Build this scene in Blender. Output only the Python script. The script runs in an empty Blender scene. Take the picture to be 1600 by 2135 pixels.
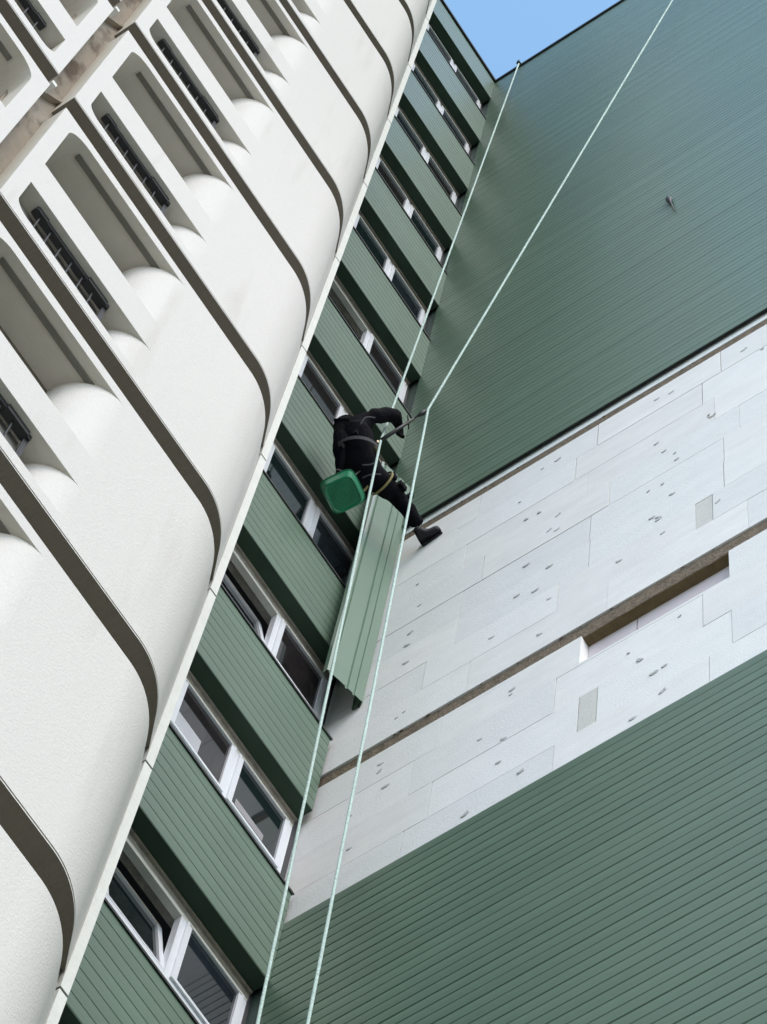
import bpy, bmesh, math, random
from mathutils import Vector, Matrix
from mathutils.geometry import tessellate_polygon
random.seed(7)
S = bpy.context.scene
COL = S.collection
R = math.radians

# ------------------------------------------------------------------ camera
cam_d = bpy.data.cameras.new('camera')
cam = bpy.data.objects.new('camera', cam_d); COL.objects.link(cam); S.camera = cam
cr = Vector((.5543, -.8277, .0865)); cd = Vector((.2376, .2564, .9369)).normalized()
cr = (cr - cr.dot(cd)*cd).normalized(); cu = cr.cross(cd)
CPOS = Vector((-7.493, -8.031, -21.207))
cam.matrix_world = Matrix(((cr.x, cu.x, -cd.x, CPOS.x), (cr.y, cu.y, -cd.y, CPOS.y), (cr.z, cu.z, -cd.z, CPOS.z), (0, 0, 0, 1)))
cam_d.sensor_fit = 'VERTICAL'; cam_d.sensor_height = 24; cam_d.lens = 6744.3/2135*24
cam_d.clip_start = .1; cam_d.clip_end = 3000

# ------------------------------------------------------------------ sky, sun, exposure
SUN_AZ, SUN_EL = 206, 46           # compass angle from +Y towards +X: a low veiled sun behind the viewer
w = bpy.data.worlds.new('World'); S.world = w; w.use_nodes = True
nt = w.node_tree; nt.nodes.clear()
sky = nt.nodes.new('ShaderNodeTexSky'); sky.sky_type = 'NISHITA'; sky.sun_disc = False
sky.sun_elevation = R(SUN_EL); sky.sun_rotation = R(SUN_AZ)
sky.air_density = 1.0; sky.dust_density = 1.2; sky.ozone_density = 1.0
hs = nt.nodes.new('ShaderNodeHueSaturation'); hs.inputs['Hue'].default_value = .483; hs.inputs['Saturation'].default_value = 1.08
bg = nt.nodes.new('ShaderNodeBackground'); bg.inputs['Strength'].default_value = .15
wo = nt.nodes.new('ShaderNodeOutputWorld')
nt.links.new(sky.outputs[0], hs.inputs['Color']); nt.links.new(hs.outputs[0], bg.inputs[0]); nt.links.new(bg.outputs[0], wo.inputs[0])
sd = bpy.data.lights.new('sun', 'SUN'); sd.energy = .5; sd.angle = R(35); sd.color = (1, .90, .76)
sun = bpy.data.objects.new('sun', sd); COL.objects.link(sun)
sv = Vector((math.sin(R(SUN_AZ))*math.cos(R(SUN_EL)), math.cos(R(SUN_AZ))*math.cos(R(SUN_EL)), math.sin(R(SUN_EL))))
sun.rotation_euler = sv.to_track_quat('Z', 'Y').to_euler(); sun.location = sv*80
S.view_settings.view_transform = 'Standard'; S.view_settings.look = 'None'
S.view_settings.exposure = 1.3; S.view_settings.gamma = 1; S.view_settings.use_curve_mapping = False
S.render.engine = 'CYCLES'

# ------------------------------------------------------------------ materials
def srgb(r, g, b):
    f = lambda c: (c/255/12.92) if c/255 <= .04045 else ((c/255+.055)/1.055)**2.4
    return (f(r), f(g), f(b), 1)
def mat(name, col, rough=.7, noise=.0, scale=6., bump=0., bscale=60., metal=0., spec=.5, stretch=(1, 1, 1), col2=None, coat=0., streak=None):
    m = bpy.data.materials.new(name); m.use_nodes = True
    n = m.node_tree.nodes; l = m.node_tree.links; b = n['Principled BSDF']
    b.inputs['Roughness'].default_value = rough; b.inputs['Metallic'].default_value = metal
    b.inputs['Specular IOR Level'].default_value = spec; b.inputs['Coat Weight'].default_value = coat
    b.inputs['Base Color'].default_value = col
    geo = n.new('ShaderNodeNewGeometry'); mp = n.new('ShaderNodeMapping'); mp.inputs['Scale'].default_value = stretch
    l.new(geo.outputs['Position'], mp.inputs['Vector'])
    if noise or col2:
        t = n.new('ShaderNodeTexNoise'); t.inputs['Scale'].default_value = scale; t.inputs['Detail'].default_value = 6; t.inputs['Roughness'].default_value = .65
        l.new(mp.outputs[0], t.inputs['Vector'])
        mr = n.new('ShaderNodeMapRange'); mr.inputs[1].default_value = .32; mr.inputs[2].default_value = .68
        l.new(t.outputs['Fac'], mr.inputs[0])
        mx = n.new('ShaderNodeMix'); mx.data_type = 'RGBA'
        c2 = col2 if col2 else tuple(c*(1-noise) for c in col[:3])+(1,)
        mx.inputs['A'].default_value = c2; mx.inputs['B'].default_value = col
        l.new(mr.outputs[0], mx.inputs['Factor']); l.new(mx.outputs['Result'], b.inputs['Base Color'])
        last = mx
        if streak:
            t2 = n.new('ShaderNodeTexNoise'); t2.inputs['Scale'].default_value = streak[0]; t2.inputs['Detail'].default_value = 5
            mp2 = n.new('ShaderNodeMapping'); mp2.inputs['Scale'].default_value = streak[1]; l.new(geo.outputs['Position'], mp2.inputs['Vector']); l.new(mp2.outputs[0], t2.inputs['Vector'])
            mr2 = n.new('ShaderNodeMapRange'); mr2.inputs[1].default_value = streak[3]; mr2.inputs[2].default_value = streak[3]+.14
            l.new(t2.outputs['Fac'], mr2.inputs[0])
            m3 = n.new('ShaderNodeMix'); m3.data_type = 'RGBA'; l.new(mr2.outputs[0], m3.inputs['Factor'])
            l.new(last.outputs['Result'], m3.inputs['A']); m3.inputs['B'].default_value = streak[2]; l.new(m3.outputs['Result'], b.inputs['Base Color'])
    if bump:
        t = n.new('ShaderNodeTexNoise'); t.inputs['Scale'].default_value = bscale; t.inputs['Detail'].default_value = 5
        l.new(mp.outputs[0], t.inputs['Vector'])
        bp = n.new('ShaderNodeBump'); bp.inputs['Strength'].default_value = bump; bp.inputs['Distance'].default_value = .02
        l.new(t.outputs['Fac'], bp.inputs['Height']); l.new(bp.outputs[0], b.inputs['Normal'])
    return m
M = {}
M['white'] = mat('painted_concrete', (.655, .625, .585, 1), .9, noise=.05, scale=38, bump=.22, bscale=70, spec=.15, streak=(2.2, (1.6, 1.6, .16), (.585, .555, .51, 1), .60))
M['whiteedge'] = mat('corner_strip_paint', (.70, .70, .65, 1), .8, noise=.08, scale=7, bump=.2, bscale=30, spec=.25)
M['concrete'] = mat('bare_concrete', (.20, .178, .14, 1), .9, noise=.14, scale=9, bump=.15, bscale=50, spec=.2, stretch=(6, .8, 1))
M['reveal'] = mat('reveal_concrete', (.66, .62, .54, 1), .9, noise=.08, scale=3, bump=.12, bscale=40, spec=.2)
M['groove'] = mat('dark_groove', (.2, .19, .16, 1), .9, noise=.2, scale=8)
M['dirty'] = mat('stained_joint_concrete', (.33, .285, .23, 1), .9, noise=.2, scale=3, bump=.5, bscale=18, stretch=(1, 1, .6),
                 streak=(3.2, (1.6, 1, .55), (.12, .09, .065, 1), .5), spec=.15)
M['green'] = mat('green_cladding', (.100, .166, .114, 1), .42, noise=.09, scale=1.6, bump=.04, bscale=5, metal=.0, spec=.75, stretch=(1, 1, 3))
def vary(m, amt):
    # every plank left the factory in a slightly different tone
    n = m.node_tree.nodes; l = m.node_tree.links; b = n['Principled BSDF']
    src = b.inputs['Base Color'].links[0].from_socket
    oi = n.new('ShaderNodeObjectInfo'); mr = n.new('ShaderNodeMapRange'); mr.inputs[3].default_value = 1-amt; mr.inputs[4].default_value = 1+amt
    l.new(oi.outputs['Random'], mr.inputs[0])
    mx = n.new('ShaderNodeVectorMath'); mx.operation = 'SCALE'; l.new(src, mx.inputs[0]); l.new(mr.outputs[0], mx.inputs['Scale']); l.new(mx.outputs[0], b.inputs['Base Color'])
vary(M['green'], .07)
M['greensheet'] = mat('new_green_sheet', (.13, .21, .15, 1), .34, noise=.05, scale=2, spec=.5)
M['greendark'] = mat('shaded_green', (.030, .060, .038, 1), .5, noise=.12, scale=4, spec=.3)  # plank green darkened: the shade under the spandrels is put into the colour
M['seam'] = mat('seam_shadow_gap', (.035, .06, .05, 1), .6)
M['black'] = mat('black_coping', (.018, .02, .022, 1), .5, noise=.2, scale=8)
M['gap'] = mat('cavity', (.012, .012, .012, 1), .9)
M['pvc'] = mat('white_window_frame', (.74, .76, .80, 1), .35, noise=.04, scale=12, spec=.5)
M['frametop'] = mat('cream_frame', (.62, .61, .54, 1), .5, noise=.12, scale=9)
M['trim'] = mat('beige_render_trim', (.36, .33, .28, 1), .8, noise=.4, scale=12, bump=.4, bscale=30)
M['board'] = mat('insulation_render', (.80, .795, .78, 1), .9, noise=.05, scale=3.5, bump=.25, bscale=55, spec=.2, stretch=(1, 1, 1.6))
M['board2'] = mat('insulation_render_b', (.77, .77, .76, 1), .9, noise=.06, scale=4.5, bump=.25, bscale=50, spec=.2, stretch=(1, 1, 1.6))
M['board3'] = mat('insulation_render_c', (.82, .81, .79, 1), .9, noise=.09, scale=2.2, bump=.25, bscale=60, spec=.2, stretch=(1, 1, 2.5))
for k_ in ('board', 'board2', 'board3'): vary(M[k_], .035)
M['stripwhite'] = mat('starter_strip', (.82, .84, .82, 1), .8, noise=.05, scale=6)
M['brown'] = mat('mineral_wool', (.25, .20, .15, 1), .95, noise=.45, scale=14, bump=1., bscale=40, spec=.1)
M['browndark'] = mat('old_board_underside', (.15, .11, .05, 1), .9, noise=.3, scale=10, bump=.4, bscale=30)
M['pink'] = mat('inner_board_face', (.60, .54, .56, 1), .9, noise=.06, scale=8)
M['patch'] = mat('beige_patch', (.68, .67, .63, 1), .95, noise=.1, scale=30, bump=.5, bscale=120)
M['anchor'] = mat('grey_dowel_cap', (.56, .56, .55, 1), .8, noise=.35, scale=40)
M['glass'] = mat('dark_window_glass', (.008, .014, .016, 1), .04, spec=.45)
M['room'] = mat('room_interior', (.035, .035, .038, 1), .9, noise=.3, scale=2)
M['roomlight'] = mat('room_ceiling', (.34, .33, .34, 1), .9, noise=.2, scale=6)  # lighter copy of the dark ceiling, light put into its colour
M['paper'] = mat('grey_blind', (.45, .47, .5, 1), .8, noise=.1, scale=8)
M['paleglass'] = mat('pale_glass_reflection', (.40, .38, .35, 1), .7, noise=.35, scale=5)  # reflection in the opening's window glass, put into a pale colour
M['iron'] = mat('black_iron', (.012, .012, .013, 1), .5)
M['cloth'] = mat('black_workwear', (.006, .006, .009, 1), .9, noise=.4, scale=14, bump=.5, bscale=30, spec=.1)
M['boot'] = mat('boot_leather', (.008, .008, .010, 1), .55, bump=.3, bscale=50, spec=.3)
M['helmet'] = mat('black_helmet', (.008, .008, .009, 1), .45, spec=.3)
M['skin'] = mat('skin', (.42, .24, .17, 1), .6)
M['eye'] = mat('eye_dark', (.02, .015, .012, 1), .3)
M['strap'] = mat('yellow_webbing', (.30, .25, .10, 1), .8, noise=.3, scale=30)
M['strapgrey'] = mat('grey_webbing', (.045, .045, .05, 1), .8)
M['metal'] = mat('worn_alloy', (.45, .36, .26, 1), .35, metal=.8)
M['bucket'] = mat('green_bucket_plastic', (.010, .22, .10, 1), .35, noise=.3, scale=8, spec=.5)
M['rope'] = mat('pale_green_rope', (.70, .84, .78, 1), .8, noise=.35, scale=55, bump=.6, bscale=160, col2=(.36, .50, .44, 1))
M['ground'] = mat('paving', (.36, .33, .28, 1), .9, noise=.3, scale=.5, bump=.2, bscale=8)

# ------------------------------------------------------------------ helpers
def box(bm, x0, x1, y0, y1, z0, z1, mi=0):
    v = [bm.verts.new((x, y, z)) for x in (x0, x1) for y in (y0, y1) for z in (z0, z1)]
    for f in ((0, 1, 3, 2), (4, 6, 7, 5), (0, 4, 5, 1), (2, 3, 7, 6), (0, 2, 6, 4), (1, 5, 7, 3)):
        bm.faces.new([v[i] for i in f]).material_index = mi
def mesh(name, bm, mats):
    bmesh.ops.recalc_face_normals(bm, faces=bm.faces[:])
    me = bpy.data.meshes.new(name); bm.to_mesh(me); bm.free()
    for m in (mats if isinstance(mats, (list, tuple)) else [mats]): me.materials.append(m)
    return me
def link(name, me, parent=None, loc=(0, 0, 0), rot=None):
    o = bpy.data.objects.new(name, me); COL.objects.link(o); o.location = loc
    if rot: o.rotation_euler = rot
    if parent: o.parent = parent
    return o
def obj(name, bm, mats, parent=None, loc=(0, 0, 0)): return link(name, mesh(name, bm, mats), parent, loc)
def bx(name, x0, x1, y0, y1, z0, z1, m, parent=None, loc=(0, 0, 0)):
    bm = bmesh.new(); box(bm, x0, x1, y0, y1, z0, z1); return obj(name, bm, m, parent, loc)
def tag(o, label, cat, group=None):
    o['label'] = label; o['category'] = cat
    if group: o['group'] = group
    return o
def thing(name, label, cat, loc=(0, 0, 0), group=None): return tag(link(name, None, None, loc), label, cat, group)
def quad(bm, pts, mi=0, smooth=False):
    f = bm.faces.new([bm.verts.new(p) for p in pts]); f.material_index = mi; f.smooth = smooth; return f
def tube(bm, pts, r, seg=8, mi=0, cap=True):
    rings = []
    P = [Vector(p) for p in pts]
    rr = r if isinstance(r, (list, tuple)) else [r]*len(P)
    ref = Vector((.3, .9, .2))
    for i, p in enumerate(P):
        t = (P[min(i+1, len(P)-1)]-P[max(i-1, 0)]).normalized()
        if abs(t.dot(ref)) > .95: ref = Vector((1, 0, 0))
        a = t.cross(ref).normalized(); b = t.cross(a)
        rings.append([bm.verts.new(p+rr[i]*(math.cos(2*math.pi*k/seg)*a+math.sin(2*math.pi*k/seg)*b)) for k in range(seg)])
    for i in range(len(rings)-1):
        for k in range(seg):
            f = bm.faces.new((rings[i][k], rings[i][(k+1) % seg], rings[i+1][(k+1) % seg], rings[i+1][k])); f.smooth = True; f.material_index = mi
    if cap:
        bm.faces.new(rings[0][::-1]); bm.faces.new(rings[-1])
def smooth_path(pts, n=8):
    P = [Vector(p) for p in pts]; out = []
    for i in range(len(P)-1):
        a = P[max(i-1, 0)]; b = P[i]; c = P[i+1]; d = P[min(i+2, len(P)-1)]
        for k in range(n):
            t = k/n
            out.append(.5*((2*b)+(-a+c)*t+(2*a-5*b+4*c-d)*t*t+(-a+3*b-3*c+d)*t**3))
    out.append(P[-1]); return out

H = 2.8
GZ = -22.8
# ------------------------------------------------------------------ ground
g = bx('ground', -900, 900, -900, 900, GZ-1, GZ, M['ground']); g['kind'] = 'structure'

# ================================================================== WHITE PRECAST TOWER
YF, YB, YR = -1.608, -1.0, -1.25
tower = thing('precast_tower', 'white precast concrete tower with rounded storey panels and slotted openings, left of the green wall', 'building', (-4, -1, GZ))
TL = Vector(tower.location)
def tlink(name, me, z=0): return link(name, me, tower, (-TL.x, -TL.y, z-TL.z))
XJ = -5.545
def arc(cx, cy, r, a0, a1, n):
    return [(cx+r*math.cos(R(a0+(a1-a0)*i/n)), cy+r*math.sin(R(a0+(a1-a0)*i/n))) for i in range(n+1)]
CA = arc(-3.187, -.988, .62, 270, 316, 20)+[(-2.578, YR)]
def panel_mesh(mir):
    fx = (lambda x: -11.29-x) if mir else (lambda x: x)
    bm = bmesh.new()
    z0, z1 = -1.02, 1.45            # panel bottom, top
    XA = -3.187 if not mir else -2.60
    # holes on the front face (x, z); left corners partly rounded
    L = dict(zb=-.85, zt=-.305, rb=.13, rt=.0); U = dict(zb=.20, zt=1.31, rb=.0, rt=.20)
    def outline(o):
        p = []
        xl, xr = -5.412, -4.0
        if o['rb']: p += [(x, z) for x, z in arc(xl+o['rb'], o['zb']+o['rb'], o['rb'], 270, 180, 8)]
        else: p += [(xl, o['zb'])]
        if o['rt']: p += [(x, z) for x, z in arc(xl+o['rt'], o['zt']-o['rt'], o['rt'], 180, 90, 8)]
        else: p += [(xl, o['zt'])]
        p += [(xr, o['zt']), (xr, o['zb'])]
        return p
    oL, oU = outline(L), outline(U)
    zl = z0+.03
    outer = [(XJ, zl), (XA, zl), (XA, z1), (XJ, z1)]
    polys = [[Vector((a, b, 0)) for a, b in P] for P in (outer, oL, oU)]
    flat = [p for P in polys for p in P]
    vs = [bm.verts.new((fx(p.x), YF, p.y)) for p in flat]
    for t in tessellate_polygon(polys):
        try: bm.faces.new([vs[i] for i in t]).material_index = 0
        except ValueError: pass
    # reveals
    acr = arc(-4.0, -1.263, .345, 270, 180, 20)         # plan arc from the front face inwards
    for o, P in ((L, oL), (U, oU)):
        n = len(P)-2                                   # points up to the last left one
        for i in range(n-1):
            (xa, za), (xb, zb) = P[i], P[i+1]
            quad(bm, [(fx(xa), YF, za), (fx(xb), YF, zb), (fx(xb), YB, zb), (fx(xa), YB, za)], 1)
        for zc, x_l, mi in ((o['zt'], P[n-1][0], 1), (o['zb'], P[0][0], 0)):
            pts = [(fx(x_l), YF, zc)] + [(fx(a), b, zc) for a, b in acr] + [(fx(-4.345), YB, zc), (fx(x_l), YB, zc)]
            f = bm.faces.new([bm.verts.new(p) for p in pts]); f.material_index = mi
        rows = [[bm.verts.new((fx(a), b, z)) for a, b in acr+[(-4.345, YB)]] for z in (o['zb'], o['zt'])]
        for i in range(len(rows[0])-1):
            f = bm.faces.new((rows[0][i], rows[0][i+1], rows[1][i+1], rows[1][i])); f.material_index = 0; f.smooth = i < 20
        quad(bm, [(fx(-5.41), YB, o['zb']), (fx(-4.34), YB, o['zb']), (fx(-4.34), YB, o['zt']), (fx(-5.41), YB, o['zt'])], 1)
    # bottom lip (thin groove above it), rounded outer corner, underside, top, ends
    zc = z0+.012
    plan_f = [(XJ, YF), (XA, YF)]
    if not mir: plan_f = [(XJ, YF)] + CA
    else: plan_f = [(XJ, YF), (XA, YF), (XA, YR)]
    def inset(P, d):
        return [(x-(d if (i == len(P)-1 and not mir) else 0), y+(d if i == 0 else 0)) if i in (0, len(P)-1)
                else ((x-d*.6, y+d*.7) if (not mir) else (x, y+d)) for i, (x, y) in enumerate(P)]
    inn = inset(plan_f, .012)
    def wall(Pa, za, Pb, zb, mi=0, sm=True, skip=0):
        for i in range(skip, len(Pa)-1):
            quad(bm, [(fx(Pa[i][0]), Pa[i][1], za), (fx(Pa[i+1][0]), Pa[i+1][1], za), (fx(Pb[i+1][0]), Pb[i+1][1], zb), (fx(Pb[i][0]), Pb[i][1], zb)], mi, False)
    wall(plan_f, z0, plan_f, zc)
    wall(plan_f, zc, inn, zc+.001, 2); wall(inn, zc+.001, inn, zl-.002, 2); wall(inn, zl-.002, plan_f, zl, 0)
    rows = [[bm.verts.new((fx(a), b, z)) for a, b in plan_f[1:]] for z in (zl, z1)]
    for i in range(len(rows[0])-1):
        f = bm.faces.new((rows[0][i], rows[0][i+1], rows[1][i+1], rows[1][i])); f.material_index = 0; f.smooth = not mir and i < 20
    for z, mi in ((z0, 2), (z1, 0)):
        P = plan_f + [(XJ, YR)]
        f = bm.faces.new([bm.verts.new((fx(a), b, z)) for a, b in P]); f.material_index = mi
    quad(bm, [(fx(XJ), YF, z0), (fx(XJ), YR, z0), (fx(XJ), YR, z1), (fx(XJ), YF, z1)], 3)
    # long drip groove laid as a dark strip on the upper opening's soffit
    for ya, yb, za, zb_ in ((-1.532, -1.488, 1.31, 1.3),):
        box(bm, *sorted((fx(-5.23), fx(-4.16))), ya, yb, 1.296, 1.309, 4)
    me = bpy.data.meshes.new('facade_panel')
    bmesh.ops.recalc_face_normals(bm, faces=bm.faces[:]); bm.to_mesh(me); bm.free()
    for k in ('white', 'reveal', 'concrete', 'reveal', 'groove'): me.materials.append(M[k])
    return me
pr, pl = panel_mesh(False), panel_mesh(True)
KS = list(range(-7, 12))
for k in KS:
    if k*H-1.02 < GZ: continue
    tlink('facade_panel', pr, k*H); tlink('facade_panel', pl, k*H)
# core walls and stained channel between the modules
bm = bmesh.new(); box(bm, -2.56, -2.515, YR+.06, 0.3, GZ, 32.2, 1); box(bm, -11.5, -2.57, -.98, .3, GZ, 32.2)  # unseen right side given dark green to darken its reflection on the gable
me = mesh('tower_core', bm, [M['white'], M['greendark']]); tlink('tower_core', me)
bm = bmesh.new(); box(bm, -5.90, -5.36, -1.40, -1.38, GZ, 32.2)
o = tlink('joint_channel', mesh('joint_channel', bm, M['dirty'])); o['label'] = 'brown stained channel between the two panel columns'
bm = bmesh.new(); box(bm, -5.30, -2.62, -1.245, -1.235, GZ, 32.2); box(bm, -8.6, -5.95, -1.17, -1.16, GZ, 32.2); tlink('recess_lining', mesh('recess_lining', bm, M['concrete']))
# little slanted ledges in the channel, one per storey
bm = bmesh.new()
v = [(-5.745, -1.465, .22), (-5.545, -1.445, .55), (-5.545, -1.445, .60), (-5.745, -1.465, .27)]
for a, b in zip(v, v): pass
vf = [bm.verts.new(p) for p in v]; vb = [bm.verts.new((p[0], -1.37, p[2])) for p in v]
bm.faces.new(vf); 
for i in range(4): bm.faces.new((vf[i], vf[(i+1) % 4], vb[(i+1) % 4], vb[i]))
ledge = mesh('channel_ledge', bm, M['dirty'])
bm = bmesh.new(); box(bm, -5.742, -5.695, -1.59, -1.50, -1.20, -1.14); nib = mesh('spacer_nib', bm, M['whiteedge'])
for k in range(-2, 9):
    tlink('channel_ledge', ledge, k*H-1.35); tlink('spacer_nib', nib, k*H)
# edge strip: one plate per storey with an open joint
bm = bmesh.new(); box(bm, -2.581, -2.512, -1.262, -1.18, .0, H-.028); strip = mesh('corner_strip', bm, M['whiteedge'])
bm = bmesh.new(); box(bm, -2.577, -2.515, -1.254, -1.18, 0, .03); sj = mesh('strip_joint', bm, M['gap'])
for k in range(-8, 12):
    z = -1.185+k*H; tlink('corner_strip', strip, z+.014); tlink('strip_joint', sj, z-.015)
# grilles in the lower openings of the right-hand column
def grille(k, s=1):
    gr = link('grille', None, tower, (-TL.x, -TL.y, k*H-TL.z))
    fx = (lambda x: x) if s == 1 else (lambda x: -11.29-x)
    bm = bmesh.new()
    box(bm, *sorted((fx(-5.25), fx(-4.415))), -1.552, -1.50, -.365, -.3085)
    box(bm, *sorted((fx(-4.66), fx(-4.45))), -1.565, -1.50, -.375, -.3085)
    box(bm, *sorted((fx(-5.24), fx(-5.13))), -1.56, -1.50, -.372, -.3085)
    o = obj('head_rail', bm, M['iron'], gr)
    bm = bmesh.new(); box(bm, *sorted((fx(-4.44), fx(-4.412))), -1.535, -1.50, -.86, -.365); obj('post', bm, M['iron'], gr)
    bm = bmesh.new(); box(bm, *sorted((fx(-5.3), fx(-4.4))), -1.53, -1.51, -.848, -.82); obj('bottom_rail', bm, M['iron'], gr)
    for i in range(7):
        x = -5.19+.123*i
        bm = bmesh.new(); box(bm, *sorted((fx(x), fx(x+.011))), -1.535, -1.523, -.82, -.33); obj('bar', bm, M['iron'], gr)
    bm = bmesh.new(); box(bm, *sorted((fx(-5.36), fx(-4.43))), -1.46, -1.44, -.848, -.312); obj('backing_panel', bm, M['paleglass'], gr)  # pale colour stands for reflections in the window glass behind the bars
for k in range(-1, 6): grille(k)
for k in (1, 2): grille(k, -1)

# ================================================================== WINDOW WALL (A)
wing = thing('window_wall_building', 'green clad wall with stacked rows of white framed windows, between white tower and blank gable', 'building', (-1, .3, GZ))
WL = Vector(wing.location)
XL = -2.50
def plank_mesh(name, L, h, axis, gd=.022, gw=.012):
    """one cladding plank: flat face with folded-back edges; lies along x (axis 0) or y (axis 1)"""
    bm = bmesh.new()
    prof = [(gd, 0), (.003, gw*.5), (0, gw), (-.0015, h*.5), (0, h-gw), (.003, h-gw*.5), (gd, h-.001)]   # (depth, z)
    rows = []
    for s in (0, 1):
        rows.append([bm.verts.new(((L*s, d, z) if axis == 0 else (d, -L*s, z))) for d, z in prof])
    for i in range(len(prof)-1): bm.faces.new((rows[0][i], rows[0][i+1], rows[1][i+1], rows[1][i]))
    bm.faces.new(rows[0]); bm.faces.new(rows[1][::-1])
    me = bpy.data.meshes.new(name); bm.normal_update(); bm.to_mesh(me); bm.free(); me.materials.append(M['green']); return me
SH = 1.36; NP = 9; PH = SH/NP
plA = plank_mesh('plank', -XL-.004, PH, 0, .016, .008)
bm = bmesh.new(); box(bm, XL, -.004, .024, .155, -SH, -.02, 0); sp_core = mesh('spandrel_core', bm, M['seam'])
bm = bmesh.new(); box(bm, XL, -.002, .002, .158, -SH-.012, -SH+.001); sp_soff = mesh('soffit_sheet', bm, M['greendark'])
bm = bmesh.new(); box(bm, XL, .012, -.014, .10, .0, .012); box(bm, XL, .012, -.014, -.010, -.018, .0); sp_sill = mesh('sill_shadow_strip', bm, M['black'])  # black strips paint in the shadow line below the sill lip
bm = bmesh.new(); box(bm, XL, -.0, -.006, .17, .014, .026); sp_lip = mesh('sill_lip', bm, M['greensheet'])
bm = bmesh.new(); box(bm, XL, -.0, .17, .30, -.6, .36); sp_wall = mesh('masonry_band', bm, M['trim'])
def W(name, me, par=None, z=0, x=0, y=0):
    return link(name, me, par or wing, (x-WL.x, y-WL.y, z-WL.z) if not par else (x, y, z))
for n in range(-8, 11):
    top = n == 10
    ztop = n*H if not top else 27.68
    sp = W('spandrel', None, None, ztop)
    nb = NP if not top else 7
    hh = SH if not top else 27.68-26.61
    zb = -SH if not top else -(27.68-26.61)
    for i in range(nb):
        link('plank', plA, sp, (XL, 0, zb+i*PH + (0 if not top else .002)))
    if not top:
        for nm, me in (('spandrel_core', sp_core), ('soffit_sheet', sp_soff), ('sill_shadow_strip', sp_sill), ('sill_lip', sp_lip), ('masonry_band', sp_wall)):
            link(nm, me, sp)
    else:
        bx('spandrel_core', XL, -.004, .024, .155, zb, -.01, M['seam'], sp)
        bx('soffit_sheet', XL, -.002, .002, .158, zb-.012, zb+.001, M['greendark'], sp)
# windows
def frame_rect(bm, x0, x1, z0, z1, y0, y1, wv, wh=None):
    wh = wh or wv
    box(bm, x0, x0+wv, y0, y1, z0, z1); box(bm, x1-wv, x1, y0, y1, z0, z1)
    box(bm, x0+wv, x1-wv, y0, y1, z0, z0+wh); box(bm, x0+wv, x1-wv, y0, y1, z1-wh, z1)
WY = .16
bm = bmesh.new(); box(bm, XL, -.004, WY+.005, .30, 1.312, 1.455); box(bm, XL, -.004, WY-.02, WY+.005, 1.40, 1.43); trim_me = mesh('lintel_trim', bm, M['trim'])
bm = bmesh.new(); box(bm, XL, -.02, WY-.002, WY+.06, 1.262, 1.310); headf = mesh('frame_head', bm, M['frametop'])
bm = bmesh.new(); box(bm, XL, -.02, WY-.002, WY+.06, .40, .455); sillf = mesh('frame_sill', bm, M['pvc'])
bm = bmesh.new(); box(bm, -.072, -.018, WY-.002, WY+.06, .455, 1.262); jambf = mesh('frame_jamb', bm, M['pvc'])
bm = bmesh.new(); box(bm, -.80, -.745, WY-.002, WY+.06, .455, 1.262); mullf = mesh('mullion', bm, M['pvc'])
bm = bmesh.new(); box(bm, -.017, .004, WY+.006, .3, -.02, 1.45); jdark = mesh('jamb_seal', bm, M['strapgrey'])
bm = bmesh.new(); box(bm, -.01, .049, .168, .31, GZ, 27.6); obj('corner_infill', bm, M['strapgrey'], wing, (-WL.x, -WL.y, -WL.z))
def sash_mesh(x0, x1):
    bm = bmesh.new(); frame_rect(bm, x0, x1, 0, .80, -.022, .03, .052, .034)
    for zz in (.034, .766): pass
    return mesh('sash', bm, [M['pvc']])
def sashtop_mesh(x0, x1):
    bm = bmesh.new(); box(bm, x0+.02, x1-.02, -.026, -.021, .772, .792); return mesh('sash_head', bm, M['frametop'])
def pane_mesh(x0, x1):
    bm = bmesh.new(); box(bm, x0+.048, x1-.048, .0, .012, .03, .77); return mesh('pane', bm, M['glass'])
sR, pR_, tR = sash_mesh(-.745, -.072), pane_mesh(-.745, -.072), sashtop_mesh(-.745, -.072)
sL, pL_, tL = sash_mesh(-1.49, -.80), pane_mesh(-1.49, -.80), sashtop_mesh(-1.49, -.80)
bm = bmesh.new()
box(bm, XL, 0, 2.2, 2.25, -.3, 1.5); room_back = mesh('room_back_wall', bm, M['room'])
bm = bmesh.new(); box(bm, XL, .3, .302, 2.2, 1.46, 1.5); room_ceil = mesh('room_ceiling', bm, M['room'])
bm = bmesh.new(); box(bm, -1.55, -.2, .55, 1.6, 1.40, 1.458); ceil_lit = mesh('lit_ceiling_patch', bm, M['roomlight'])  # pale patch stands for the lit part of the room ceiling
GM = [mat('dark_window_glass_b', (.02, .026, .034, 1), .05, spec=.3, noise=.5, scale=3), mat('dark_window_glass_c', (.028, .024, .026, 1), .04, spec=.3, noise=.6, scale=4), M['glass']]
def tint(o, k):
    o.material_slots[0].link = 'OBJECT'; o.material_slots[0].material = GM[k % 3]
tilted = {-1: 1, 1: 1, 4: 1}
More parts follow.
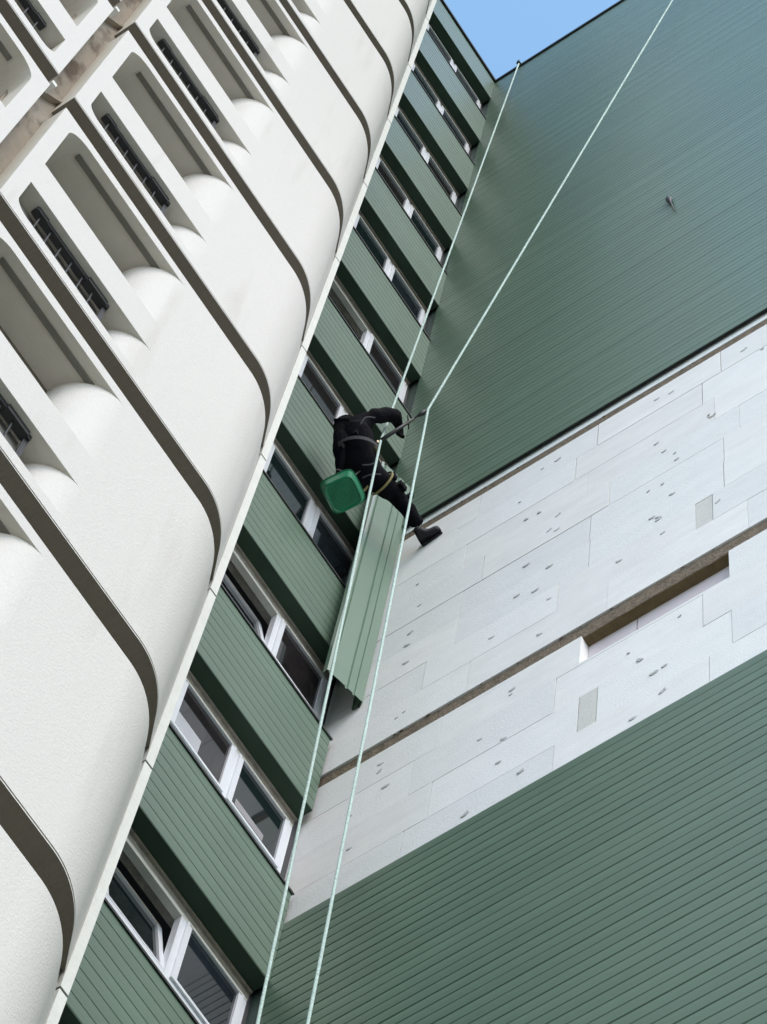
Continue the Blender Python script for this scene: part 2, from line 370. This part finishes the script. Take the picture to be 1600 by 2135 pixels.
for n in range(-8, 10):
    z = n*H
    wi = W('window', None, None, z)
    wi['label'] = {-1: 'lowest window in view, left sash tilted inwards', 0: 'window with shut sashes and pale things behind the glass', 1: 'window with its left sash tilted inwards beside the hanging sheet',
                   4: 'window with tilted left sash above the worker'}.get(n, '') or 'closed two sash window'
    for nm, me in (('lintel_trim', trim_me), ('frame_head', headf), ('frame_sill', sillf), ('frame_jamb', jambf), ('mullion', mullf), ('jamb_seal', jdark)):
        link(nm, me, wi)
    link('sash', sR, wi, (0, WY, .458)); tint(link('pane', pR_, wi, (0, WY, .458)), n*5+2); link('sash_head', tR, wi, (0, WY, .458))
    rot = (R(-12), 0, 0) if n in tilted else None
    loc = (0, WY+.02, .458) if n in tilted else (0, WY, .458)
    link('sash', sL, wi, loc, rot); tint(link('pane', pL_, wi, loc, rot), n*2+1); link('sash_head', tL, wi, loc, rot)
    bm = bmesh.new(); box(bm, XL, -1.545, WY-.01, .3, .40, 1.262)
    link('side_pier', mesh('side_pier', bm, M['trim']), wi)
    link('room_back_wall', room_back, wi); link('room_ceiling', room_ceil, wi)
    if n in (-1, 0, 1, 2): link('lit_ceiling_patch', ceil_lit, wi)
# row 0: paper and a pale strip of ceiling colour, laid over the opaque panes
w0 = [o for o in wing.children if o.name.startswith('window') and abs(o.location.z+WL.z) < .01][0]
bx('window_paper', -1.60, -1.13, WY-.003, WY-.001, .50, .76, M['paper'], w0)
bx('window_paper', -.66, -.30, WY-.0235, WY-.022, .50, .60, M['roomlight'], w0)
# parapet coping of the window wall, shell behind
bx('parapet_coping', XL, -.02, -.035, .4, 27.682, 27.76, M['black'], wing, (-WL.x, -WL.y, -WL.z))
bm = bmesh.new(); box(bm, XL, .3, 2.3, 2.6, GZ, 27.6); box(bm, XL, .05, .17, 2.3, 26.7, 27.5); box(bm, XL, XL+.05, .31, 2.3, GZ, 27.5)
obj('back_shell', bm, M['gap'], wing, (-WL.x, -WL.y, -WL.z))

# ================================================================== GABLE WALL (B)
gable = thing('gable_wall_building', 'tall blank gable clad in green planks with an unclad band of white insulation boards', 'building', (.3, -4, GZ))
GL = Vector(gable.location)
def G(name, me, x=0, y=0, z=0, rot=None): return link(name, me, gable, (x-GL.x, y-GL.y, z-GL.z), rot)
def gbx(name, x0, x1, y0, y1, z0, z1, m):
    bm = bmesh.new(); box(bm, x0, x1, y0, y1, z0, z1); return G(name, mesh(name, bm, m))
YE = -13.0
P3 = .1372
plB = plank_mesh('plank', -YE+.02, P3, 1, .018, .010); plU = plank_mesh('plank', -YE+.02, P3, 1, .006, .004)
def planks(za, zb, pm):
    z = za; i = 0
    while z > zb:
        i += 1
        hh = P3
        o = G('plank', pm, (.0 if i % 3 else .0), .02, z-hh)
        o.rotation_euler = (random.uniform(-.0004, .0004), random.uniform(-.006, .006), 0)
        z -= hh + (.006 if i % 3 == 0 else .0)
    return z
# upper cladding above the open band, lower cladding below it
zt = 27.68
planks(zt, 7.60, plU)
planks(-.47, -9.5, plB)
me = plank_mesh('lower_cladding', -YE+.02, 13.0, 1); G('lower_cladding', me, .004, .02, GZ)   # below the picture
gbx('cladding_backing', .028, .045, YE, .31, -22.6, -.52, M['seam'])
gbx('cladding_backing', .028, .045, YE, .31, 7.64, zt-.02, M['seam'])
gbx('base_profile', .001, .05, YE, -.02, 7.548, 7.562, M['black'])
gbx('top_coping', -.03, .4, YE, .35, zt+.002, zt+.085, M['black'])
# wall body
gbx('wall_body', .175, 3, YE, .3, GZ, zt-.01, M['gap'])
# insulation boards, joints as found in the photograph
XI = .05
B1, B2 = M['board'], M['board2']
rows = [(7.18, 6.565, [-1.13, -2.43, -3.74, -5.04, -6.3]), (6.565, 5.95, [-.92, -2.21, -3.54, -4.85, -6.1]), (5.95, 5.33, [-1.06, -2.36, -3.66, -4.96, -6.2]),
        (5.33, 4.72, [-1.30, -2.60, -3.90, -5.2, -6.5]), (4.72, 4.10, [-1.12, -2.42, -3.74, -5.04, -6.3]), (4.10, 3.48, [-1.12, -2.43, -3.73, -5.04, -6.3]),
        (3.48, 2.87, [-.85, -2.15, -3.455, -3.615, -4.9, -6.2]), (2.87, 2.235, [-1.33, -2.64, -3.93, -5.2, -6.5]),
        (1.995, 1.40, [-1.13, -2.42, -3.74, -5.0, -6.3]), (1.40, .755, [-.92, -2.21, -3.51, -4.8, -6.1]), (.755, .12, [-1.14, -2.44, -2.60, -3.75, -5.0, -6.3]),
        (.12, -.55, [-.94, -2.25, -3.55, -4.85, -6.2])]
rng = random.Random(3)
for ri, (za, zb, js) in enumerate(rows):
    ys = [.31]+js+[-7.6]
    for i in range(len(ys)-1):
        ya, yb = ys[i], ys[i+1]
        patch = abs(ya-yb) < .2
        ga = rng.choice([.002, .004, .006, .009])/2; gz = rng.choice([.0008, .0015, .002, .004])/2
        off = rng.uniform(-.0025, .0025) + (.005 if patch else 0)
        if ri == 8 and i in (2,):      # opening left out of the boards: short strip below it only
            continue
        bm = bmesh.new()
        box(bm, XI+off, .172, yb+ga, ya-ga, zb+gz, za-gz)
        o = G('insulation_board', mesh('insulation_board', bm, M['patch'] if patch else rng.choice([B1, B2, M['board3']])))
        if patch: o['label'] = 'narrow beige filler board set slightly back'
# row 8 beside and below the opening
YO0, YO1 = -2.42, -3.73
for (ya, yb, za, zb) in ((-2.42, -3.74, 1.445, 1.402),):
    gbx('insulation_board', XI+.001, .172, yb, ya, zb, za, B1)
gbx('opening_back_board', .155, .171, YO1-.008, -2.86-.004, 1.44, 2.0, M['pink'])
gbx('opening_back_board', .155, .171, -2.855, YO0+.0, 1.44, 2.0, M['pink'])
gbx('joint_backing', .10, .174, -7.6, .16, -.6, 7.6, M['gap']).hide_render = False
bpy.data.objects.remove([o for o in gable.children if o.name.startswith('joint_backing')][0])
# mineral wool strips with ragged edges
def ragged(name, z0, z1, x, y0, y1, m, amp, seed, n=110):
    r = random.Random(seed); bm = bmesh.new(); F = []; prev = 0
    for i in range(n+1):
        y = y0+(y1-y0)*i/n
        a = r.uniform(-1, 1)*amp*(3 if r.random() < .06 else 1); b = r.uniform(-1, 1)*amp*(2 if r.random() < .05 else 1)
        F.append([bm.verts.new((x+r.uniform(-.003, .003), y, z1+a)), bm.verts.new((x+r.uniform(-.003, .003), y, z0+b)), bm.verts.new((.172, y, z0+b)), bm.verts.new((.172, y, z1+a))])
    for i in range(n):
        for k in range(4): bm.faces.new((F[i][k], F[i+1][k], F[i+1][(k+1) % 4], F[i][(k+1) % 4]))
    return G(name, mesh(name, bm, m))
ragged('mineral_wool_strip', 2.0, 2.232, .066, .31, -7.6, M['brown'], .006, 1)
ragged('mineral_wool_strip', 7.185, 7.37, .062, .31, -7.6, M['brown'], .006, 2)
gbx('opening_ceiling', .070, .155, YO1, YO0, 1.990, 1.9985, M['browndark'])
gbx('starter_strip', .052, .17, -7.6, .31, 7.37, 7.665, M['stripwhite'])
# rough nibs of wool and foam along the strips
for i in range(46):
    y = rng.uniform(-4.4, -.1); zz = rng.choice([2.232, 2.003, 7.365, 7.188]); s = rng.uniform(.006, .016)
    bm = bmesh.new(); bmesh.ops.create_icosphere(bm, subdivisions=1, radius=1)
    for v in bm.verts: v.co *= rng.uniform(.7, 1.2)
    bmesh.ops.scale(bm, vec=(s*.6, s*1.6, s), verts=bm.verts)
    o = G('wool_tuft', mesh('wool_tuft', bm, M['brown']), .056, y, zz)
# dowel caps
bm = bmesh.new()
ring = [bm.verts.new((-.002, .030*math.cos(a)*(1+.25*math.sin(3*a)), .022*math.sin(a)*(1+.3*math.cos(2*a)))) for a in [2*math.pi*i/12 for i in range(12)]]
bm.faces.new(ring); back = [bm.verts.new((.004, v.co.y*1.1, v.co.z*1.1)) for v in ring]
for i in range(12): bm.faces.new((ring[i], ring[(i+1) % 12], back[(i+1) % 12], back[i]))
dowel = mesh('dowel_cap', bm, M['anchor'])
DOWELS = [(-2.0,6.85),(-1.83,6.85),(-1.61,6.26),(-1.71,5.66),(-1.85,5.63),(-2.07,5.25),(-1.99,4.98),(-2.07,4.87),(-1.78,4.42),(-2.03,4.04),(-1.72,3.78),(-1.91,3.65),(-2.06,3.25),(-2.73,3.18),(-3.09,3.69),(-3.07,5.61),(-3.15,5.28),(-3.26,5.06),(-3.28,4.87),(-3.14,4.44),(-3.0,4.47),(-3.23,4.05),(-3.04,3.75),(-3.11,3.63),(-3.15,3.24),(-3.22,6.83),(-3.06,6.88),(-1.51,3.13),(-2.0,2.56),(-1.8,1.7),(-1.79,1.61),(-1.75,0.39),(-1.77,0.79),(-1.54,1.05),(-1.97,-0.02),(-3.09,0.4),(-3.18,0.42),(-2.96,0.81),(-2.86,1.07),(-3.17,-0.03),(-2.92,-0.22),(-1.51,-0.22),(-0.56,5.64),(-0.64,5.02),(-0.6,4.44),(-0.58,4.17),(-0.61,3.74),(-0.57,1.73),(-0.58,1.59),(-0.67,1.2),(-0.37,1.01),(-0.43,0.37),(-0.71,2.59),(-0.64,2.55),(-3.31,1.22),(-3.99,6.81),(-4.17,6.51),(-3.67,3.22)]      # (y, z) on the insulation
for i, (y, z) in enumerate(DOWELS):
    o = G('dowel_cap', dowel, XI-.004, y, z, (rng.uniform(-.9, .9), 0, 0)); s = rng.choice([.55, .8, 1.0, 1.15]); o.scale = (1, s, s)
# chipped corner (dark gouges)
for (y, z, a, L) in ((-3.62, 5.46, .5, .085), (-3.60, 5.54, 1.9, .07), (-3.66, 5.47, -.6, .05)):
    bm = bmesh.new(); v = [(-.001, -L/2, 0), (-.001, 0, .012), (-.001, L/2, 0), (-.001, 0, -.012)]
    bm.faces.new([bm.verts.new(p) for p in v]); G('chip', mesh('chip', bm, M['brown']), XI-.003, y, z, (a, 0, 0))
# cable stub on the upper gable
cab = tag(link('cable_stub', None, None, (-.01, -3.23, 13.5)), 'short dark cable end sticking out of the upper green gable, right of the long rope', 'cable')
bm = bmesh.new(); tube(bm, smooth_path([(-.002, .05, .42), (-.02, .03, .25), (-.035, 0, 0), (-.03, -.03, -.25), (-.02, -.05, -.50)], 4), [.008]*4+[.012, .02, .032, .038, .034, .02, .014, .011, .010, .009, .008, .007, .005], 8)
obj('cable_end', bm, M['black'], cab)

# ================================================================== HANGING CORNER SHEET
sheet = thing('corner_sheet', 'loose light green folded metal sheet hanging upright in the wall corner below the worker', 'metal sheet', (-.37, -.155, 3.32))
prof = [(.03, .05), (.0, .045), (-.004, .0), (.018, -.012), (.024, .002), (.045, .001), (.052, -.013), (.20, -.046), (.207, -.034), (.222, -.037), (.229, -.052),
        (.285, -.063), (.290, -.052), (.302, -.055), (.307, -.067), (.395, -.086), (.415, -.05), (.42, .02), (.40, .03)]
bm = bmesh.new(); HT = 5.3
rows = []
for t in range(13):
    zz = HT*t/12; wob = .004*math.sin(t*1.3)
    rows.append([(bm.verts.new((x+wob*.5, y+wob, zz+(0 if t else 0)))) for x, y in prof])
for t in range(12):
    for i in range(len(prof)-1): bm.faces.new((rows[t][i], rows[t][i+1], rows[t+1][i+1], rows[t+1][i]))
o = obj('sheet_profile', bm, M['greensheet'], sheet); sm = o.modifiers.new('thick', 'SOLIDIFY'); sm.thickness = .002
bx('end_clip', .41, .423, -.04, -.025, .0, .07, M['black'], sheet)

# ================================================================== WORKER
per = thing('person', 'worker in black clothes and harness hanging on ropes, one boot braced on the gable', 'person', (-.85, -.32, 6.9))
PL = Vector(per.location)
J = {  # joints in the world
 'pelvis': (-.84, -.38, 6.92, .205, .19), 'waist': (-.95, -.42, 7.06, .20, .17), 'chest': (-1.06, -.47, 7.26, .22, .18), 'upper': (-1.10, -.50, 7.40, .16, .15),
 'neck': (-1.11, -.42, 7.44, .07, .07), 'head': (-1.11, -.35, 7.50, .09, .09), 'crown': (-1.11, -.335, 7.58, .08, .08),
 'shR': (-1.08, -.62, 7.44, .095, .095), 'elR': (-.92, -.76, 7.70, .074, .074), 'wrR': (-.745, -.69, 7.80, .045, .045), 'haR': (-.72, -.69, 7.72, .038, .042),
 'shL': (-1.15, -.38, 7.32, .11, .11), 'elL': (-1.09, -.32, 7.06, .08, .08), 'wrL': (-.97, -.27, 6.84, .05, .05), 'haL': (-.93, -.24, 6.80, .038, .04),
 'hipR': (-.74, -.45, 6.90, .16, .15), 'thR': (-.58, -.48, 6.93, .13, .12), 'knR': (-.41, -.51, 6.98, .085, .08), 'caR': (-.27, -.55, 6.88, .08, .075), 'anR': (-.10, -.57, 6.77, .07, .07),
 'hipL': (-.84, -.28, 6.84, .15, .15), 'thL': (-.72, -.28, 6.88, .125, .125), 'knL': (-.60, -.27, 6.94, .09, .09), 'caL': (-.62, -.16, 7.12, .065, .065), 'anL': (-.66, -.09, 7.26, .045, .045)}
E_ = [('pelvis', 'waist'), ('waist', 'chest'), ('chest', 'upper'), ('upper', 'neck'), ('neck', 'head'), ('head', 'crown'),
      ('upper', 'shR'), ('shR', 'elR'), ('elR', 'wrR'), ('wrR', 'haR'), ('upper', 'shL'), ('shL', 'elL'), ('elL', 'wrL'), ('wrL', 'haL'),
      ('pelvis', 'hipR'), ('hipR', 'thR'), ('thR', 'knR'), ('knR', 'caR'), ('caR', 'anR'), ('pelvis', 'hipL'), ('hipL', 'thL'), ('thL', 'knL'), ('knL', 'caL'), ('caL', 'anL')]
# fingers and thumb joined to each hand
def add_hand(tagn, palm, dirv, side, curl):
    p = Vector(palm); d = Vector(dirv).normalized(); s = Vector(side).normalized(); n = d.cross(s)
    for i, (o_, ln) in enumerate(((-.030, .070), (-.010, .078), (.010, .074), (.030, .060))):
        a = p+s*o_+d*.03; b = a+d*ln*.5+n*curl*.015; c = b+d*ln*.28+n*curl*.035
        J[f'{tagn}f{i}a'] = (*a, .013, .013); J[f'{tagn}f{i}b'] = (*b, .0095, .0095); J[f'{tagn}f{i}c'] = (*c, .008, .008)
        E_.append((tagn, f'{tagn}f{i}a')); E_.append((f'{tagn}f{i}a', f'{tagn}f{i}b')); E_.append((f'{tagn}f{i}b', f'{tagn}f{i}c'))
    a = p-s*.04-d*.005; b = a-s*.02+d*.03+n*curl*.02
    J[f'{tagn}ta'] = (*a, .014, .014); J[f'{tagn}tb'] = (*b, .010, .010)
    E_.append((tagn, f'{tagn}ta')); E_.append((f'{tagn}ta', f'{tagn}tb'))
add_hand('haR', J['haR'][:3], (.1, .2, -.9), (.8, -.5, 0), 1)
add_hand('haL', J['haL'][:3], (.7, .5, .3), (.3, -.5, .7), 1)
# make sure skin layer exists: build through bmesh
def skinned(name, joints, edges, root, m, parent, sub=2):
    names = list(joints); bm = bmesh.new(); lay = bm.verts.layers.skin.verify()
    vs = []
    for n in names:
        v = bm.verts.new(Vector(joints[n][:3])-PL); v[lay].radius = (joints[n][3], joints[n][4]); v[lay].use_root = (n == root); vs.append(v)
    ix = {n: i for i, n in enumerate(names)}
    for a, b in edges: bm.edges.new((vs[ix[a]], vs[ix[b]]))
    me = bpy.data.meshes.new(name); bm.to_mesh(me); bm.free(); me.materials.append(m)
    o = link(name, me, parent)
    sk = o.modifiers.new('skin', 'SKIN'); sk.use_smooth_shade = True; sk.branch_smoothing = .5
    if sub: s = o.modifiers.new('sub', 'SUBSURF'); s.levels = sub; s.render_levels = sub
    return o
body = skinned('body', J, E_, 'pelvis', M['cloth'], per)
tx = bpy.data.textures.new('cloth_folds', 'CLOUDS'); tx.noise_scale = .09; tx.noise_depth = 2
dm = body.modifiers.new('folds', 'DISPLACE'); dm.texture = tx; dm.strength = .035; dm.mid_level = .5
def P_(name, bm, m): return obj(name, bm, m, per, (-PL.x, -PL.y, -PL.z))
# head: face towards the window wall, helmet and hood
bm = bmesh.new(); bmesh.ops.create_uvsphere(bm, u_segments=24, v_segments=16, radius=1)
hc = Vector((-1.11, -.335, 7.52))
for v in bm.verts:
    c = v.co.copy(); x, y, z = c.x*.078, c.y*.098, c.z*.118
    if c.z < -.2: x *= 1-.25*(-c.z-.2); 
    if c.y > .6 and abs(c.x) < .22 and -.35 < c.z < .1: y += .018
    v.co = Vector((x, y, z))
bmesh.ops.translate(bm, vec=hc, verts=bm.verts)
for f in bm.faces: f.smooth = True
hd = P_('head', bm, M['skin'])
bm = bmesh.new()
for s in (-1, 1):
    bmesh.ops.create_icosphere(bm, subdivisions=2, radius=.011, matrix=Matrix.Translation(hc+Vector((s*.030, .088, .012))))
link('eyes', mesh('eyes', bm, M['eye']), hd)
bm = bmesh.new(); box(bm, hc.x-.022, hc.x+.022, hc.y+.080, hc.y+.089, hc.z-.062, hc.z-.055); link('mouth', mesh('mouth', bm, M['eye']), hd)
def shell(name, sx, sy, sz, cut, m, dz=0, dy=0):
    bm = bmesh.new(); bmesh.ops.create_uvsphere(bm, u_segments=24, v_segments=14, radius=1)
    bmesh.ops.delete(bm, geom=[v for v in bm.verts if cut(v.co)], context='VERTS')
    for v in bm.verts: v.co = Vector((v.co.x*sx, v.co.y*sy+dy, v.co.z*sz+dz))+hc
    for f in bm.faces: f.smooth = True
    o = P_(name, bm, m); s = o.modifiers.new('t', 'SOLIDIFY'); s.thickness = .008; return o
shell('hood', .098, .112, .150, lambda c: c.y > .62 and c.z < .45, M['cloth'], -.02, -.012)
shell('helmet', .104, .125, .12, lambda c: c.z < .12, M['helmet'], .01)
# boots
def boot(name, heel, toe, up, parent=per):
    h, t = Vector(heel), Vector(toe); u = Vector(up).normalized(); d = (t-h); L = d.length; d.normalize(); s = d.cross(u)
    bm = bmesh.new(); rings = []
    for f, wd, hg in ((-.06, .026, .05), (0, .042, .15), (.10, .046, .165), (.28, .048, .165), (.45, .05, .11), (.65, .054, .08), (.88, .054, .07), (1.0, .048, .06), (1.06, .034, .045)):
        c = h+d*L*f; r_ = []
        for k in range(12):
            a = 2*math.pi*k/12; zz = math.sin(a); xx = math.cos(a)
            r_.append(bm.verts.new(c+s*wd*xx*(1.05 if zz < 0 else .95)+u*(hg*.5+hg*.5*max(zz, -.92))))
        rings.append(r_)
    for i in range(len(rings)-1):
        for k in range(12): f = bm.faces.new((rings[i][k], rings[i][(k+1) % 12], rings[i+1][(k+1) % 12], rings[i+1][k])); f.smooth = True
    bm.faces.new(rings[0]); bm.faces.new(rings[-1])
    o = P_(name, bm, M['boot'])
    bm = bmesh.new()
    for f0, f1, wd in ((-.06, 1.03, .050),):
        a = h+d*L*f0; b = h+d*L*f1; vv = []
        for p in (a, b):
            for q in (-1, 1):
                for e in (-.018, .004): vv.append(bm.verts.new(p+s*wd*q+u*e))
        for fc in ((0, 1, 3, 2), (4, 6, 7, 5), (0, 4, 5, 1), (2, 3, 7, 6), (0, 2, 6, 4), (1, 5, 7, 3)): bm.faces.new([vv[i] for i in fc])
    so = mesh('sole', bm, M['boot']); link('sole', so, o)
boot('boot', (.028, -.53, 6.68), (.028, -.725, 6.74), (-1, 0, 0))
boot('boot', (-.67, -.022, 7.20), (-.68, -.022, 7.44), (0, -1, 0))
# harness straps and gear
def ribbon(name, pts, wdt, m, th=.010, n=5):
    bm = bmesh.new(); tube(bm, smooth_path(pts, n), wdt/2, 6); return P_(name, bm, m)
# waist belt ring and leg loops
def loop(name, c, ax, ra, rb, wdt, m):
    c = Vector(c); ax = Vector(ax).normalized(); a = ax.cross(Vector((0, 0, 1))); 
    if a.length < .1: a = Vector((1, 0, 0))
    a.normalize(); b = ax.cross(a); bm = bmesh.new()
    rings = []
    for i in range(28):
        t = 2*math.pi*i/28; rad = a*math.cos(t)*ra+b*math.sin(t)*rb; n_ = rad.normalized()
        rings.append([bm.verts.new(c+rad+ax*wdt*.5), bm.verts.new(c+rad+n_*.006+ax*wdt*.5), bm.verts.new(c+rad+n_*.006-ax*wdt*.5), bm.verts.new(c+rad-ax*wdt*.5)])
    for i in range(28):
        for k in range(4): bm.faces.new((rings[i][k], rings[(i+1) % 28][k], rings[(i+1) % 28][(k+1) % 4], rings[i][(k+1) % 4]))
    return P_(name, bm, m)
loop('waist_belt', (-.95, -.42, 7.05), (-.40, -.22, .87), .205, .19, .040, M['strapgrey'])
loop('leg_loop', (-.60, -.475, 6.93), (.95, -.17, .1), .136, .132, .022, M['strap'])
loop('leg_loop', (-.71, -.28, 6.88), (.9, .05, .3), .132, .132, .022, M['strap'])
for c, m in (((-.89, -.60, 7.19), M['metal']), ((-.87, -.585, 7.08), M['strap'])):
    bm = bmesh.new(); bmesh.ops.create_icosphere(bm, subdivisions=2, radius=.024, matrix=Matrix.Translation(c) @ Matrix.Diagonal((1, .6, 1.3, 1))); P_('buckle', bm, m)
CUR = [[(-1.16, -.60, 7.02), (-1.17, -.655, 7.12), (-1.10, -.70, 7.22)], [(-.90, -.48, 6.70), (-.86, -.54, 6.72), (-.83, -.58, 6.80)], [(-.80, -.42, 6.68), (-.78, -.50, 6.70), (-.72, -.56, 6.76)]]
for c in CUR: ribbon('back_strap', c, .014, M['strapgrey'])
# small tools on the belt
for k in range(9):
    q = Vector((-1.13+.03*rng.random(), -.36-.16*rng.random(), 6.86+.5*rng.random())); bm = bmesh.new()
    box(bm, q.x-.02, q.x+.02, q.y-.02, q.y+.02, q.z-.05, q.z+.05); P_('tool_pouch', bm, M['strapgrey'] if k % 3 == 0 else M['cloth'])
for k, (dx, w_) in enumerate(((0, .03), (.09, .02), (.13, .035), (.24, .022))):
    q = Vector((-.58+dx, -.585-.12*dx, 6.98)); bm = bmesh.new(); box(bm, q.x-w_, q.x+w_, q.y-.025, q.y+.04, q.z-.04, q.z+.05); P_('tool_clip', bm, M['cloth'])

# ================================================================== ROPES, LANYARD, BUCKET
ASC = Vector((-.764, -1.02, 7.825)); CHEST = Vector((-.883, -.62, 7.23))
lan = tag(link('lanyard', None, None, ASC), 'black strap from the worker harness to the clamp on the slanting rope', 'strap')
bm = bmesh.new(); tube(bm, [CHEST-ASC, (CHEST-ASC)*.62, (CHEST-ASC)*.30], [.020, .019, .012], 8); obj('strap', bm, M['iron'], lan)
bm = bmesh.new(); tube(bm, [(CHEST-ASC)*.30, (CHEST-ASC)*.02], [.008, .008], 8); obj('cord', bm, M['iron'], lan)
bm = bmesh.new(); tube(bm, [(CHEST-ASC)*.22, (CHEST-ASC)*.12, (CHEST-ASC)*.03], [.012, .026, .012], 8); obj('clamp', bm, M['iron'], lan)
bm = bmesh.new(); tube(bm, [Vector((-.06, -.03, .02))+(CHEST-ASC)*.42, (CHEST-ASC)*.42, Vector((.05, .03, -.03))+(CHEST-ASC)*.42], .007, 6); obj('hook', bm, M['iron'], lan)
def rope(label, pts, r=.0125):
    P0 = Vector(pts[0]); bm = bmesh.new(); P = [Vector(p)-P0 for p in pts]
    tube(bm, P, r, 8)
    o = obj('rope', bm, M['rope'], None, P0); tag(o, label, 'rope'); return o
def seg(a, b, n, sag=(0, 0, 0), wob=.0):
    a, b, s = Vector(a), Vector(b), Vector(sag); out = []
    for i in range(n+1):
        t = i/n; out.append(a.lerp(b, t)+s*4*t*(1-t)+Vector((rng.uniform(-wob, wob), rng.uniform(-wob, wob), 0)))
    return out
ROPE2_TOP = Vector((-.05, -3.84, 27.80)); ROPE1_TOP = Vector((-.04, -.46, 27.80))
LOW2 = Vector((-.64, -1.17, -8)); LOW1 = Vector((-.73, -.88, -8))
rope('pale rope slanting from the top right down to the clamp, then hanging down', seg(ROPE2_TOP, ASC, 24)+seg(ASC, LOW2, 24, (0, 0, 0), .001)[1:]+[Vector((LOW2.x, LOW2.y, GZ))])
rope('pale rope hanging from the black bracket near the sky corner down through the worker harness', seg(ROPE1_TOP, CHEST, 24)+seg(CHEST, LOW1, 24, (0, 0, 0), .001)[1:]+[Vector((LOW1.x, LOW1.y, GZ))])
for nm, q, lb in (('roof_bracket', ROPE1_TOP, 'small black rope bracket on the roof edge by the sky corner'), ('roof_bracket', ROPE2_TOP, 'black rope bracket on the roof edge, beyond the top of the picture')):
    bm = bmesh.new(); box(bm, -.03, .25, -.03, .03, -.03, .02); box(bm, -.035, .0, -.02, .02, -.02, .10); tag(obj('roof_bracket', bm, M['black'], None, q), lb, 'bracket')

BC = Vector((-.915, -.36, 6.04))
bk = tag(link('bucket', None, None, BC), 'green plastic square bucket hanging under the worker, seen from below', 'bucket')
def sq(r, h, n=32, p=.42):
    out = []
    for i in range(n):
        a = 2*math.pi*i/n; c, s = math.cos(a), math.sin(a)
        out.append((r*math.copysign(abs(c)**p, c), r*math.copysign(abs(s)**p, s), h))
    return out
def buck():
    bm = bmesh.new(); rs = []
    for r_, h_ in ((.128, .012), (.140, .0), (.150, .012), (.168, .30), (.178, .30), (.178, .325), (.160, .325), (.140, .03)):
        rs.append([bm.verts.new(p) for p in sq(r_, h_)])
    for i in range(len(rs)-1):
        for k in range(32): f = bm.faces.new((rs[i][k], rs[i][(k+1) % 32], rs[i+1][(k+1) % 32], rs[i+1][k])); f.smooth = False
    bm.faces.new(rs[0][::-1]); bm.faces.new(rs[-1]); return bm
b = obj('bucket_body', buck(), M['bucket'], bk); b.rotation_euler = (R(-11), R(9), R(7)); bk.scale = (.98, .98, .9)
for rr in (.105, .075, .03):
    bm = bmesh.new(); pts = [(rr*math.cos(2*math.pi*i/32), rr*math.sin(2*math.pi*i/32), .011) for i in range(33)]; tube(bm, pts, .0035, 6, cap=False)
    o = obj('base_ring', bm, M['bucket'], bk); o.rotation_euler = b.rotation_euler
bm = bmesh.new(); tube(bm, smooth_path([(-.17, 0, .31), (-.1, 0, .45), (0.02, -.02, .52), (.1, 0, .45), (.17, 0, .31)], 5), .006, 6); obj('bail', bm, M['strapgrey'], bk)
bm = bmesh.new(); tube(bm, [(0.02, -.02, .52), (.08, -.06, .86)], .008, 6); obj('cord', bm, M['iron'], bk)

S.render.resolution_x = 767; S.render.resolution_y = 1024
